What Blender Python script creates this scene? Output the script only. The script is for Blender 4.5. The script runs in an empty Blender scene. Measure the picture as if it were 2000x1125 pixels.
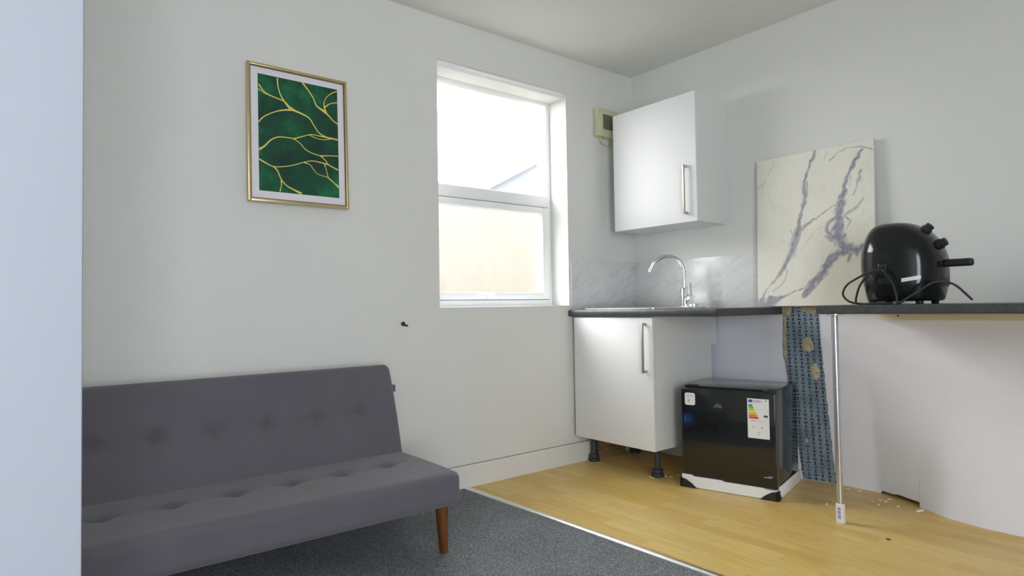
import bpy, bmesh, math, random
from mathutils import Vector, Matrix, noise
from math import radians as R, sin, cos, pi

random.seed(7)
SC = bpy.context.scene
COL = SC.collection

# ------------------------------------------------------------------ camera, sky, exposure
cam_d = bpy.data.cameras.new('camera'); cam = bpy.data.objects.new('camera', cam_d); COL.objects.link(cam)
CAM = Vector((2.7477, -3.2158, 0.93)); F_PX = 1237.82
yaw, pitch, roll = R(51.3355), R(1.71635), R(-0.89928)
fw = Vector((-sin(yaw)*cos(pitch), cos(yaw)*cos(pitch), sin(pitch)))
rt = fw.cross(Vector((0, 0, 1))).normalized(); up = rt.cross(fw)
r2 = cos(roll)*rt + sin(roll)*up; u2 = -sin(roll)*rt + cos(roll)*up
m = Matrix((r2, u2, -fw)).transposed().to_4x4(); m.translation = CAM
cam.matrix_world = m
cam_d.sensor_fit = 'HORIZONTAL'; cam_d.sensor_width = 36; cam_d.lens = 36*F_PX/2000
cam_d.clip_start = 0.02
SC.camera = cam
SC.view_settings.view_transform = 'Standard'; SC.view_settings.look = 'None'
SC.view_settings.gamma = 1; SC.view_settings.use_curve_mapping = False
SC.view_settings.exposure = 4.0
SC.cycles.use_denoising = True
SC.cycles.max_bounces = 16; SC.cycles.diffuse_bounces = 10; SC.cycles.glossy_bounces = 6
SC.cycles.transparent_max_bounces = 16
SC.cycles.caustics_reflective = True; SC.cycles.blur_glossy = 1.0; SC.cycles.caustics_refractive = False

world = bpy.data.worlds.new('sky'); SC.world = world; world.use_nodes = True
# overcast and neutral on the window side (-x), clearer and bluer on the far side (+x)
wn = world.node_tree.nodes; wl_ = world.node_tree.links; wn['Background'].inputs[1].default_value = 1.0
tcw = wn.new('ShaderNodeTexCoord'); sxw = wn.new('ShaderNodeSeparateXYZ'); wl_.new(tcw.outputs['Generated'], sxw.inputs[0])
mrw = wn.new('ShaderNodeMapRange'); mrw.inputs[1].default_value = -0.5; mrw.inputs[2].default_value = 0.5; wl_.new(sxw.outputs[0], mrw.inputs[0])
crw = wn.new('ShaderNodeValToRGB'); crw.color_ramp.elements[0].color = (1.0, 0.985, 0.95, 1); crw.color_ramp.elements[1].color = (0.88, 0.91, 0.98, 1)
wl_.new(mrw.outputs[0], crw.inputs[0]); wl_.new(crw.outputs[0], wn['Background'].inputs[0])

def portal(name, loc, direction, w, h):
    d = bpy.data.lights.new(name, 'AREA'); d.shape = 'RECTANGLE'; d.size = w; d.size_y = h
    d.cycles.is_portal = True
    o = bpy.data.objects.new(name, d); COL.objects.link(o); o.location = loc
    o.rotation_euler = Vector(direction).to_track_quat('-Z', 'Y').to_euler()
    return o
portal('window_daylight', (-0.26, -1.035, 1.57), (1, 0, 0), 0.93, 1.32)
portal('rear_window_daylight', (4.83, -3.55, 1.10), (-1, 0, 0), 1.32, 2.02)

# ------------------------------------------------------------------ materials
def mat(name, color=(0.8, 0.8, 0.8), rough=0.5, metal=0.0, spec=0.5, coat=0.0):
    mt = bpy.data.materials.new(name); mt.use_nodes = True
    b = mt.node_tree.nodes['Principled BSDF']
    b.inputs['Base Color'].default_value = (*color, 1); b.inputs['Roughness'].default_value = rough
    b.inputs['Metallic'].default_value = metal; b.inputs['Specular IOR Level'].default_value = spec
    b.inputs['Coat Weight'].default_value = coat
    return mt
class NT:
    def __init__(s, mt): s.t = mt.node_tree; s.b = s.t.nodes['Principled BSDF']
    def n(s, typ, **kw):
        nd = s.t.nodes.new(typ)
        for k, v in kw.items():
            if k.startswith('i_'):
                key = k[2:]; key = int(key) if key.isdigit() else key.replace('_', ' ')
                nd.inputs[key].default_value = v
            else: setattr(nd, k, v)
        return nd
    def l(s, a, b): s.t.links.new(a, b)
    def coord(s, scale=(1, 1, 1)):
        tc = s.n('ShaderNodeTexCoord'); mp = s.n('ShaderNodeMapping'); mp.inputs['Scale'].default_value = scale
        s.l(tc.outputs['Object'], mp.inputs['Vector']); return mp.outputs['Vector']
    def noise(s, vec, scale, detail=4, rough=0.55):
        nd = s.n('ShaderNodeTexNoise'); nd.inputs['Scale'].default_value = scale
        nd.inputs['Detail'].default_value = detail; nd.inputs['Roughness'].default_value = rough
        s.l(vec, nd.inputs['Vector']); return nd.outputs['Fac']
    def ramp(s, fac, stops):
        nd = s.n('ShaderNodeValToRGB'); e = nd.color_ramp.elements
        while len(e) < len(stops): e.new(0.5)
        for el, (p, c) in zip(e, stops): el.position = p; el.color = (*c, 1)
        s.l(fac, nd.inputs['Fac']); return nd.outputs['Color']
    def mix(s, fac, a, b, mode='MIX'):
        nd = s.n('ShaderNodeMix', data_type='RGBA', blend_type=mode)
        for sock, v in ((nd.inputs[0], fac), (nd.inputs[6], a), (nd.inputs[7], b)):
            if hasattr(v, 'is_linked'): s.l(v, sock)
            elif isinstance(v, tuple): sock.default_value = (*v, 1)
            else: sock.default_value = v
        return nd.outputs[2]
    def bump(s, h, strength, dist=0.001):
        nd = s.n('ShaderNodeBump'); nd.inputs['Strength'].default_value = strength; nd.inputs['Distance'].default_value = dist
        s.l(h, nd.inputs['Height']); s.l(nd.outputs['Normal'], s.b.inputs['Normal'])
    def math(s, op, a, b=None):
        nd = s.n('ShaderNodeMath', operation=op)
        for i, v in enumerate((a, b)):
            if v is None: continue
            if hasattr(v, 'is_linked'): s.l(v, nd.inputs[i])
            else: nd.inputs[i].default_value = v
        return nd.outputs[0]

def paint(name, c, rough=0.75):
    mt = mat(name, c, rough, spec=0.25); t = NT(mt); v = t.coord()
    f = t.noise(v, 1.7, 5)
    t.l(t.ramp(f, [(0.3, tuple(x*0.97 for x in c)), (0.7, c)]), t.b.inputs['Base Color'])
    t.bump(t.noise(v, 160, 3), 0.12, 0.0006)
    return mt
M = {}
M['wall'] = paint('white_emulsion', (0.75, 0.752, 0.722))
M['wall_low'] = paint('cool_lit_plaster', (0.84, 0.845, 0.91))  # lower wall: cool bluish daylight put into the plaster colour
M['ceil'] = paint('ceiling_emulsion', (0.75, 0.757, 0.725))
M['base'] = paint('skirting_paint', (0.77, 0.765, 0.74), 0.5)
M['partition'] = paint('partition_paint', (0.45, 0.485, 0.55), 0.6)
M['upvc'] = mat('white_upvc', (0.92, 0.93, 0.94), 0.3)
M['gasket'] = mat('dark_gasket', (0.05, 0.05, 0.05), 0.6)
M['reveal'] = paint('reveal_paint', (0.88, 0.885, 0.87), 0.6)
M['melamine'] = mat('white_melamine', (0.80, 0.805, 0.82), 0.5, spec=0.2)
M['carcass'] = mat('white_carcass', (0.74, 0.75, 0.74), 0.5)
M['nickel'] = mat('brushed_nickel', (0.50, 0.47, 0.42), 0.38, 1.0)
M['chrome'] = mat('chrome', (0.82, 0.83, 0.86), 0.07, 1.0); M['dull_chrome'] = mat('dulled_chrome_tube', (0.62, 0.63, 0.68), 0.28, 1.0)
M['steel'] = mat('stainless_steel', (0.88, 0.89, 0.91), 0.30, 1.0)
M['alu'] = mat('aluminium_strip', (0.86, 0.84, 0.82), 0.3, 1.0)
M['blackplastic'] = mat('black_plastic', (0.018, 0.02, 0.021), 0.45)
M['legplastic'] = mat('dark_grey_plastic', (0.035, 0.042, 0.05), 0.5)
M['gloss_black'] = mat('gloss_black', (0.010, 0.012, 0.013), 0.12, coat=0.4)
M['fridge_side'] = mat('fridge_side_black', (0.025, 0.028, 0.032), 0.16, coat=0.5)
M['fryer'] = mat('fryer_black', (0.010, 0.012, 0.012), 0.14, spec=0.4)
M['cable'] = mat('cable_black', (0.015, 0.016, 0.016), 0.5)
M['foam'] = mat('white_polystyrene', (0.85, 0.86, 0.88), 0.8)
M['label'] = mat('label_paper', (0.80, 0.80, 0.82), 0.45)
M['cream_plastic'] = mat('aged_cream_plastic', (0.62, 0.61, 0.40), 0.45)
M['vent_dark'] = mat('olive_grey_grille', (0.16, 0.17, 0.11), 0.6)
M['batten'] = paint('cream_batten_paint', (0.70, 0.64, 0.47), 0.6)
M['gold'] = mat('brushed_gold', (0.66, 0.53, 0.27), 0.35, 0.85)
M['gold_dark'] = mat('dark_gold_rebate', (0.16, 0.11, 0.06), 0.5)
M['gold_print'] = mat('gold_ink', (0.78, 0.64, 0.13), 0.45)
M['paper'] = mat('picture_mount', (0.80, 0.77, 0.84), 0.4)
M['skirting_edge'] = mat('grey_brown_edge', (0.30, 0.28, 0.23), 0.9)
M['dark'] = mat('dark_void', (0.02, 0.02, 0.02), 0.9)
M['chip'] = mat('plaster_white', (0.85, 0.84, 0.80), 0.9)
M['purple'] = mat('purple_ink', (0.22, 0.17, 0.42), 0.5)
M['blue_ink'] = mat('blue_ink', (0.03, 0.07, 0.35), 0.4)
M['blue_sticker'] = mat('blue_sticker', (0.006, 0.02, 0.075), 0.25)
M['blue_light'] = mat('blue_sticker_print', (0.025, 0.07, 0.24), 0.3)
M['grey_ink'] = mat('grey_ink', (0.42, 0.42, 0.46), 0.5)
M['silver_print'] = mat('silver_print', (0.20, 0.21, 0.20), 0.35, 0.6)
M['tag'] = mat('purple_tag', (0.10, 0.09, 0.24), 0.7)
for i, c in enumerate([(0.0, 0.30, 0.10), (0.09, 0.50, 0.07), (0.36, 0.62, 0.03), (0.85, 0.75, 0.02), (0.80, 0.42, 0.03), (0.75, 0.20, 0.03), (0.65, 0.04, 0.03)]):
    M['en%d' % i] = mat('energy_band', c, 0.5)

# laminate: narrow beech strips running along x
mt = M['laminate'] = mat('beech_laminate', (0.6, 0.4, 0.15), 0.38, spec=0.4); t = NT(mt)
v = t.coord()
br = t.n('ShaderNodeTexBrick', offset=0.37, offset_frequency=2)
br.inputs['Scale'].default_value = 1.0; br.inputs['Brick Width'].default_value = 0.42; br.inputs['Row Height'].default_value = 0.064
br.inputs['Mortar Size'].default_value = 0.0007; br.inputs['Bias'].default_value = 0.0
br.inputs['Color1'].default_value = (0.70, 0.465, 0.125, 1); br.inputs['Color2'].default_value = (0.80, 0.58, 0.20, 1); br.inputs['Mortar'].default_value = (0.55, 0.36, 0.11, 1)
t.l(v, br.inputs['Vector'])
g = t.noise(t.coord((3, 70, 1)), 1.0, 5, 0.6)
g2 = t.noise(t.coord((14, 200, 1)), 1.0, 3, 0.6)
gr = t.ramp(g, [(0.3, (0.80, 0.78, 0.72)), (0.7, (1.08, 1.08, 1.1))])
c1 = t.mix(0.75, br.outputs['Color'], gr, 'MULTIPLY')
c2 = t.mix(0.5, c1, t.ramp(g2, [(0.35, (0.86, 0.84, 0.80)), (0.6, (1.05, 1.05, 1.05))]), 'MULTIPLY')
big = t.noise(v, 1.3, 3)
c3 = t.mix(t.ramp(big, [(0.45, (0, 0, 0)), (0.75, (0.35, 0.35, 0.35))]), c2, (0.70, 0.56, 0.34))
t.l(c3, t.b.inputs['Base Color'])

mt = M['carpet'] = mat('grey_carpet', (0.1, 0.11, 0.12), 0.95, spec=0.1); t = NT(mt)
v = t.coord(); f = t.noise(v, 130, 4, 0.75); f2 = t.noise(v, 35, 3, 0.6); f3 = t.noise(v, 3.5, 3)
c = t.mix(0.45, t.ramp(f, [(0.36, (0.065, 0.07, 0.075)), (0.5, (0.25, 0.258, 0.265)), (0.64, (0.60, 0.60, 0.61))]),
          t.ramp(f2, [(0.3, (0.11, 0.125, 0.138)), (0.7, (0.26, 0.275, 0.30))]))
t.l(t.mix(0.5, c, t.ramp(f3, [(0.35, (0.75, 0.78, 0.8)), (0.65, (1.1, 1.1, 1.1))]), 'MULTIPLY'), t.b.inputs['Base Color'])
t.bump(f, 0.9, 0.006)

mt = M['fabric'] = mat('grey_sofa_fabric', (0.12, 0.115, 0.135), 0.9, spec=0.15); t = NT(mt)
t.b.inputs['Sheen Weight'].default_value = 0.25; t.b.inputs['Sheen Roughness'].default_value = 0.5
v = t.coord(); w = t.noise(t.coord((600, 600, 600)), 1.0, 2)
t.l(t.mix(t.noise(v, 5, 4), (0.118, 0.109, 0.126), (0.142, 0.132, 0.152)), t.b.inputs['Base Color'])
t.bump(w, 0.35, 0.0008)

mt = M['wood'] = mat('stained_wood_leg', (0.2, 0.07, 0.015), 0.35); t = NT(mt)
t.l(t.ramp(t.noise(t.coord((40, 40, 5)), 1.0, 4), [(0.3, (0.085, 0.026, 0.005)), (0.7, (0.20, 0.072, 0.013))]), t.b.inputs['Base Color'])

mt = M['worktop'] = mat('dark_slate_laminate', (0.05, 0.05, 0.055), 0.33); t = NT(mt)
t.l(t.ramp(t.noise(t.coord(), 60, 5, 0.7), [(0.35, (0.040, 0.042, 0.047)), (0.65, (0.075, 0.077, 0.085))]), t.b.inputs['Base Color'])
mt = M['chipboard'] = mat('chipboard_core', (0.45, 0.33, 0.17), 0.85); t = NT(mt)
t.l(t.ramp(t.noise(t.coord(), 160, 4, 0.7), [(0.35, (0.30, 0.21, 0.10)), (0.65, (0.52, 0.40, 0.23))]), t.b.inputs['Base Color'])

mt = M['splash'] = mat('grey_marble_gloss', (0.5, 0.5, 0.52), 0.24, spec=0.7, coat=0.0); t = NT(mt)
tc = t.n('ShaderNodeTexCoord'); sx = t.n('ShaderNodeSeparateXYZ'); t.l(tc.outputs['Object'], sx.inputs[0])
hh = t.math('ADD', sx.outputs[0], sx.outputs[1])   # runs on round the corner
al = t.math('ADD', t.math('MULTIPLY', hh, 0.85), t.math('MULTIPLY', sx.outputs[2], 0.5)); ac = t.math('SUBTRACT', t.math('MULTIPLY', sx.outputs[2], 0.85), t.math('MULTIPLY', hh, 0.5))
cmb = t.n('ShaderNodeCombineXYZ'); t.l(al, cmb.inputs[0]); t.l(t.math('MULTIPLY', ac, 4.0), cmb.inputs[1]); v = cmb.outputs[0]; wv = t.noise(v, 2.6, 6, 0.55)
d = t.math('ABSOLUTE', t.math('SUBTRACT', wv, 0.5)); 
base = t.ramp(t.noise(v, 4, 6, 0.6), [(0.25, (0.68, 0.685, 0.68)), (0.75, (0.77, 0.77, 0.775))])
t.l(t.mix(t.ramp(d, [(0.0, (0.42, 0.42, 0.42)), (0.03, (0, 0, 0))]), base, (0.50, 0.51, 0.54)), t.b.inputs['Base Color'])

mt = M['marble'] = mat('veined_cream_marble', (0.8, 0.78, 0.7), 0.32); t = NT(mt)
at = t.n('ShaderNodeAttribute', attribute_name='vein'); v = t.coord()
basec = t.ramp(t.noise(v, 5, 5), [(0.3, (0.76, 0.74, 0.64)), (0.7, (0.82, 0.80, 0.72))])
wv = t.noise(t.coord((1.6, 1, 0.7)), 5.5, 8, 0.65); d = t.math('ABSOLUTE', t.math('SUBTRACT', wv, 0.5))
bc = t.mix(t.ramp(d, [(0.0, (0.18, 0.18, 0.18)), (0.02, (0, 0, 0))]), basec, (0.55, 0.50, 0.42))
br_ = t.noise(v, 55, 5, 0.65)
vein = t.mix(t.noise(v, 14, 5, 0.7), (0.17, 0.17, 0.24), (0.36, 0.36, 0.46))
fac = t.math('MULTIPLY', at.outputs['Fac'], t.math('ADD', t.math('MULTIPLY', br_, 0.9), 0.5))
fc = t.n('ShaderNodeClamp'); t.l(fac, fc.inputs[0])
t.l(t.mix(fc.outputs[0], bc, vein), t.b.inputs['Base Color'])

mt = M['green_print'] = mat('green_print', (0.02, 0.12, 0.07), 0.3); t = NT(mt)
v = t.coord(); f = t.noise(v, 7, 6, 0.6)
c = t.ramp(f, [(0.32, (0.004, 0.032, 0.024)), (0.5, (0.006, 0.075, 0.038)), (0.72, (0.010, 0.20, 0.075))])
t.l(t.mix(0.5, c, t.ramp(t.noise(v, 40, 5, 0.7), [(0.35, (0.75, 0.75, 0.75)), (0.65, (1.15, 1.15, 1.15))]), 'MULTIPLY'), t.b.inputs['Base Color'])

# old woven-pattern lining behind the missing plaster: dashes alternating flat and upright
mt = M['lining'] = mat('exposed_patterned_lining', (0.2, 0.25, 0.28), 0.5); t = NT(mt)
tc = t.n('ShaderNodeTexCoord'); sx = t.n('ShaderNodeSeparateXYZ'); t.l(tc.outputs['Object'], sx.inputs[0])
cx = t.math('DIVIDE', sx.outputs[0], 0.0318); cz = t.math('DIVIDE', sx.outputs[2], 0.0208)
ix = t.math('FLOOR', cx); iz = t.math('FLOOR', cz)
fx = t.math('ABSOLUTE', t.math('SUBTRACT', t.math('FRACT', cx), 0.5)); fz = t.math('ABSOLUTE', t.math('SUBTRACT', t.math('FRACT', cz), 0.5))
par = t.math('FLOORED_MODULO', t.math('ADD', ix, iz), 2.0)
ver = t.math('MULTIPLY', t.math('LESS_THAN', fx, 0.135), t.math('LESS_THAN', fz, 0.46))
hor = t.math('MULTIPLY', t.math('LESS_THAN', fx, 0.29), t.math('LESS_THAN', fz, 0.19))
dash = t.math('ADD', t.math('MULTIPLY', par, ver), t.math('MULTIPLY', t.math('SUBTRACT', 1.0, par), hor))
wh = t.n('ShaderNodeTexWhiteNoise', noise_dimensions='2D'); cmb = t.n('ShaderNodeCombineXYZ'); t.l(ix, cmb.inputs[0]); t.l(iz, cmb.inputs[1]); t.l(cmb.outputs[0], wh.inputs['Vector'])
dc = t.ramp(wh.outputs['Value'], [(0.0, (0.02, 0.035, 0.06)), (0.94, (0.03, 0.05, 0.075)), (0.96, (0.10, 0.03, 0.04))])
v = t.coord(); bg = t.ramp(t.noise(v, 9, 6, 0.65), [(0.3, (0.15, 0.20, 0.25)), (0.6, (0.25, 0.33, 0.40)), (0.8, (0.40, 0.48, 0.55))])
worn = t.ramp(t.noise(v, 22, 4), [(0.36, (0.55, 0.55, 0.55)), (0.5, (1, 1, 1))])
t.l(t.mix(t.mix(1.0, dash, worn, 'MULTIPLY'), bg, dc), t.b.inputs['Base Color'])
t.bump(t.noise(v, 60, 4), 0.3, 0.003)

mt = M['torn'] = mat('torn_yellow_plaster', (0.55, 0.45, 0.25), 0.9); t = NT(mt)
t.l(t.ramp(t.noise(t.coord(), 45, 5, 0.7), [(0.3, (0.33, 0.26, 0.15)), (0.55, (0.52, 0.46, 0.31)), (0.75, (0.68, 0.65, 0.54))]), t.b.inputs['Base Color'])
mt = M['brownwood'] = mat('bare_timber', (0.2, 0.12, 0.05), 0.8); t = NT(mt)
t.l(t.ramp(t.noise(t.coord((4, 4, 40)), 2.0, 4), [(0.3, (0.13, 0.075, 0.028)), (0.7, (0.28, 0.18, 0.08))]), t.b.inputs['Base Color'])
M['render'] = paint('cream_render', (0.64, 0.60, 0.545), 0.9)
M['slate'] = paint('pale_slate_roof', (0.17, 0.18, 0.20), 0.8)
M['ext'] = paint('unseen_outer_face', (0.19, 0.185, 0.17), 0.9)  # unseen outer face, kept dark to cut bounce light onto the garden wall
M['ground'] = paint('paving', (0.35, 0.34, 0.33), 0.9)

# clear pane: mostly see-through with a fresnel reflection
mt = M['glass'] = bpy.data.materials.new('window_glass'); mt.use_nodes = True
nt = mt.node_tree; nt.nodes.remove(nt.nodes['Principled BSDF']); out = nt.nodes['Material Output']
tr = nt.nodes.new('ShaderNodeBsdfTransparent'); tr.inputs[0].default_value = (0.97, 0.98, 0.98, 1)
gl = nt.nodes.new('ShaderNodeBsdfGlossy'); gl.inputs['Roughness'].default_value = 0.02
lw = nt.nodes.new('ShaderNodeLayerWeight'); lw.inputs[0].default_value = 0.5
pw = nt.nodes.new('ShaderNodeMath'); pw.operation = 'POWER'; pw.inputs[1].default_value = 5; nt.links.new(lw.outputs['Facing'], pw.inputs[0])
fr = nt.nodes.new('ShaderNodeMath'); fr.operation = 'MULTIPLY_ADD'; fr.inputs[1].default_value = 0.9; fr.inputs[2].default_value = 0.04; nt.links.new(pw.outputs[0], fr.inputs[0])
mx = nt.nodes.new('ShaderNodeMixShader'); nt.links.new(fr.outputs[0], mx.inputs[0]); nt.links.new(tr.outputs[0], mx.inputs[1]); nt.links.new(gl.outputs[0], mx.inputs[2]); nt.links.new(mx.outputs[0], out.inputs[0])
mt = M['smear'] = bpy.data.materials.new('dried_smear'); mt.use_nodes = True
nt = mt.node_tree; nt.nodes.remove(nt.nodes['Principled BSDF']); out = nt.nodes['Material Output']
tr = nt.nodes.new('ShaderNodeBsdfTransparent'); tl_ = nt.nodes.new('ShaderNodeBsdfTranslucent'); tl_.inputs[0].default_value = (0.9, 0.9, 0.9, 1)
mx = nt.nodes.new('ShaderNodeMixShader'); mx.inputs[0].default_value = 0.3; nt.links.new(tr.outputs[0], mx.inputs[1]); nt.links.new(tl_.outputs[0], mx.inputs[2]); nt.links.new(mx.outputs[0], out.inputs[0])

# ------------------------------------------------------------------ mesh helpers
class MB:
    def __init__(s): s.bm = bmesh.new()
    def _merge(s, other):
        me = bpy.data.meshes.new('tmp'); other.to_mesh(me); s.bm.from_mesh(me); bpy.data.meshes.remove(me); other.free()
    def raw(s, verts, faces):
        vs = [s.bm.verts.new(v) for v in verts]
        for f in faces:
            try: s.bm.faces.new([vs[i] for i in f])
            except ValueError: pass
        return s
    def box(s, lo, hi, bev=0.0, seg=2, mtx=None):
        b = bmesh.new(); bmesh.ops.create_cube(b, size=1)
        lo, hi = Vector(lo), Vector(hi); c = (lo+hi)/2; d = hi-lo
        for v in b.verts: v.co = Vector((v.co.x*d.x, v.co.y*d.y, v.co.z*d.z)) + c
        if bev > 0: bmesh.ops.bevel(b, geom=b.edges[:], offset=bev, segments=seg, profile=0.5, affect='EDGES')
        if mtx: bmesh.ops.transform(b, matrix=mtx, verts=b.verts)
        s._merge(b); return s
    def sweep(s, pts, r, n=12, closed_ends=True):
        pts = [Vector(p) for p in pts]; rs = r if isinstance(r, (list, tuple)) else [r]*len(pts)
        tan = [(pts[min(i+1, len(pts)-1)]-pts[max(i-1, 0)]).normalized() for i in range(len(pts))]
        a = Vector((0, 0, 1)) if abs(tan[0].z) < 0.9 else Vector((1, 0, 0))
        nrm = (a - tan[0]*a.dot(tan[0])).normalized(); rings = []
        for p, tg, rr in zip(pts, tan, rs):
            nrm = (nrm - tg*nrm.dot(tg)).normalized(); bi = tg.cross(nrm)
            rings.append([s.bm.verts.new(p + rr*(cos(2*pi*k/n)*nrm + sin(2*pi*k/n)*bi)) for k in range(n)])
        for A, B in zip(rings, rings[1:]):
            for k in range(n): s.bm.faces.new((A[k], A[(k+1) % n], B[(k+1) % n], B[k]))
        if closed_ends: s.bm.faces.new(rings[0][::-1]); s.bm.faces.new(rings[-1])
        return s
    def cyl(s, p0, p1, r0, r1=None, n=24): return s.sweep([p0, p1], [r0, r0 if r1 is None else r1], n)
    def lathe(s, c, prof, n=32):  # prof: (r, z) list, vertical axis
        c = Vector(c); rings = [[s.bm.verts.new(c+Vector((r*cos(2*pi*k/n), r*sin(2*pi*k/n), z))) for k in range(n)] for r, z in prof]
        for A, B in zip(rings, rings[1:]):
            for k in range(n): s.bm.faces.new((A[k], A[(k+1) % n], B[(k+1) % n], B[k]))
        s.bm.faces.new(rings[0][::-1]); s.bm.faces.new(rings[-1]); return s
    def prism(s, pts, ax, lo, hi):  # polygon in the two other axes, extruded along ax
        def P(p, d):
            q = list(p); q.insert('xyz'.index(ax), d); return q
        n = len(pts); vs = [P(p, lo) for p in pts] + [P(p, hi) for p in pts]
        return s.raw(vs, [tuple(range(n))[::-1], tuple(range(n, 2*n))] + [(i, (i+1) % n, n+(i+1) % n, n+i) for i in range(n)])
    def build(s, name, m, parent=None, world=True, smooth=35, kind=None, label=None):
        if parent is not None and world:
            mtx = Matrix.Identity(4); p = parent
            while p is not None: mtx = p.matrix_basis @ mtx; p = p.parent
            bmesh.ops.transform(s.bm, matrix=mtx.inverted(), verts=s.bm.verts)
        bmesh.ops.recalc_face_normals(s.bm, faces=s.bm.faces)
        me = bpy.data.meshes.new(name); s.bm.to_mesh(me); s.bm.free()
        me.materials.append(m)
        if smooth:
            me.polygons.foreach_set('use_smooth', [True]*len(me.polygons)); me.set_sharp_from_angle(angle=R(smooth))
        o = bpy.data.objects.new(name, me); COL.objects.link(o)
        if parent is not None: o.parent = parent
        if kind: o['kind'] = kind
        if label: o['label'] = label
        return o
def tag(o, label, cat, group=None, kind=None):
    o['label'] = label; o['category'] = cat
    if group: o['group'] = group
    if kind: o['kind'] = kind
    return o
def thing(name, loc, label, cat, rz=0.0, group=None, rot=None):
    o = bpy.data.objects.new(name, None); COL.objects.link(o); o.location = loc
    o.rotation_euler = rot if rot else (0, 0, rz); o.empty_display_size = 0.05
    return tag(o, label, cat, group)
def spline(pts, n=10):
    P = [Vector(p) for p in pts]; P = [P[0]*2-P[1]] + P + [P[-1]*2-P[-2]]; out = []
    for i in range(1, len(P)-2):
        a, b, c, d = P[i-1:i+3]
        for k in range(n):
            u = k/n; out.append(0.5*((2*b)+(c-a)*u+(2*a-5*b+4*c-d)*u*u+(3*b-a-3*c+d)*u**3))
    out.append(P[-2]); return out
def homography(src, dst):
    import numpy as np
    A = []
    for (x, y), (u, w) in zip(src, dst):
        A.append([x, y, 1, 0, 0, 0, -u*x, -u*y, -u]); A.append([0, 0, 0, x, y, 1, -w*x, -w*y, -w])
    h = np.linalg.svd(np.array(A, float))[2][-1]
    return lambda x, y: ((h[0]*x+h[1]*y+h[2])/(h[6]*x+h[7]*y+h[8]), (h[3]*x+h[4]*y+h[5])/(h[6]*x+h[7]*y+h[8]))
def text_mesh(mb, txt, size, origin, ux, uy, depth=0.0003):  # lettering laid on the plane (ux, uy) from its lower left corner
    c = bpy.data.curves.new('lettering', 'FONT'); c.body = txt; c.size = size; c.extrude = depth
    o = bpy.data.objects.new('lettering', c); COL.objects.link(o)
    dg = bpy.context.evaluated_depsgraph_get(); me = bpy.data.meshes.new_from_object(o.evaluated_get(dg))
    ux, uy = Vector(ux), Vector(uy); uz = ux.cross(uy)
    mtx = Matrix((ux, uy, uz)).transposed().to_4x4(); mtx.translation = Vector(origin); me.transform(mtx)
    mb.bm.from_mesh(me); bpy.data.objects.remove(o); bpy.data.meshes.remove(me)

# ------------------------------------------------------------------ room shell
H = 2.437; YW = 0.02; XR = 4.7; YN = -4.45; TH = 0.27
WY0, WY1, WZ0, WZ1 = -1.489, -0.580, 0.931, 2.214
def wall_holes(ax, d0, d1, us, zs, hole):  # slab between d0 and d1 with one rectangular hole
    mb = MB(); u0, u1 = us; z0, z1 = zs; hu0, hu1, hz0, hz1 = hole
    U = [u0, hu0, hu1, u1]; Z = [z0, hz0, hz1, z1]
    def P(d, u, z): return (d, u, z) if ax == 'x' else (u, d, z)
    for d in (d0, d1):
        for i in range(3):
            for j in range(3):
                if (i, j) == (1, 1): continue
                mb.raw([P(d, U[i], Z[j]), P(d, U[i+1], Z[j]), P(d, U[i+1], Z[j+1]), P(d, U[i], Z[j+1])], [(0, 1, 2, 3)])
    for (ua, za, ub, zb) in [(u0, z0, u1, z0), (u1, z0, u1, z1), (u1, z1, u0, z1), (u0, z1, u0, z0), (hu0, hz0, hu1, hz0), (hu1, hz0, hu1, hz1), (hu1, hz1, hu0, hz1), (hu0, hz1, hu0, hz0)]:
        mb.raw([P(d0, ua, za), P(d0, ub, zb), P(d1, ub, zb), P(d1, ua, za)], [(0, 1, 2, 3)])
    bmesh.ops.remove_doubles(mb.bm, verts=mb.bm.verts, dist=1e-5)
    return mb
wl = wall_holes('x', -TH, 0.0, (-9.0, 9.0), (-3.0, 7.5), (WY0, WY1, WZ0, WZ1)).build('wall_left', M['wall'], smooth=0)  # outer height and length added to hold sky light off the garden wall
wl.data.materials.append(M['ext'])
for p in wl.data.polygons:
    if p.normal.x < -0.5: p.material_index = 1
tag(wl, 'white painted wall with the window and the framed picture', 'wall', kind='structure')
o = MB().box((-TH, YN-0.2, -0.05), (XR+0.3, YN, H+0.1)).build('wall_near', M['wall'], smooth=0); tag(o, 'white wall behind the viewpoint', 'wall', kind='structure')
wf = wall_holes('x', XR, XR+0.22, (YN-0.2, YW+0.4), (-0.05, H+0.2), (-4.2, -2.9, 0.10, 2.10)).build('wall_far_right', M['wall'], smooth=0)
tag(wf, 'white end wall out of view on the right with the glazed door', 'wall', kind='structure')
o = MB().box((0.0, YN-0.1, H), (XR+0.1, YW+0.3, H+0.15)).build('ceiling', M['ceil'], smooth=0); tag(o, 'plain white ceiling', 'ceiling', kind='structure')

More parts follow.
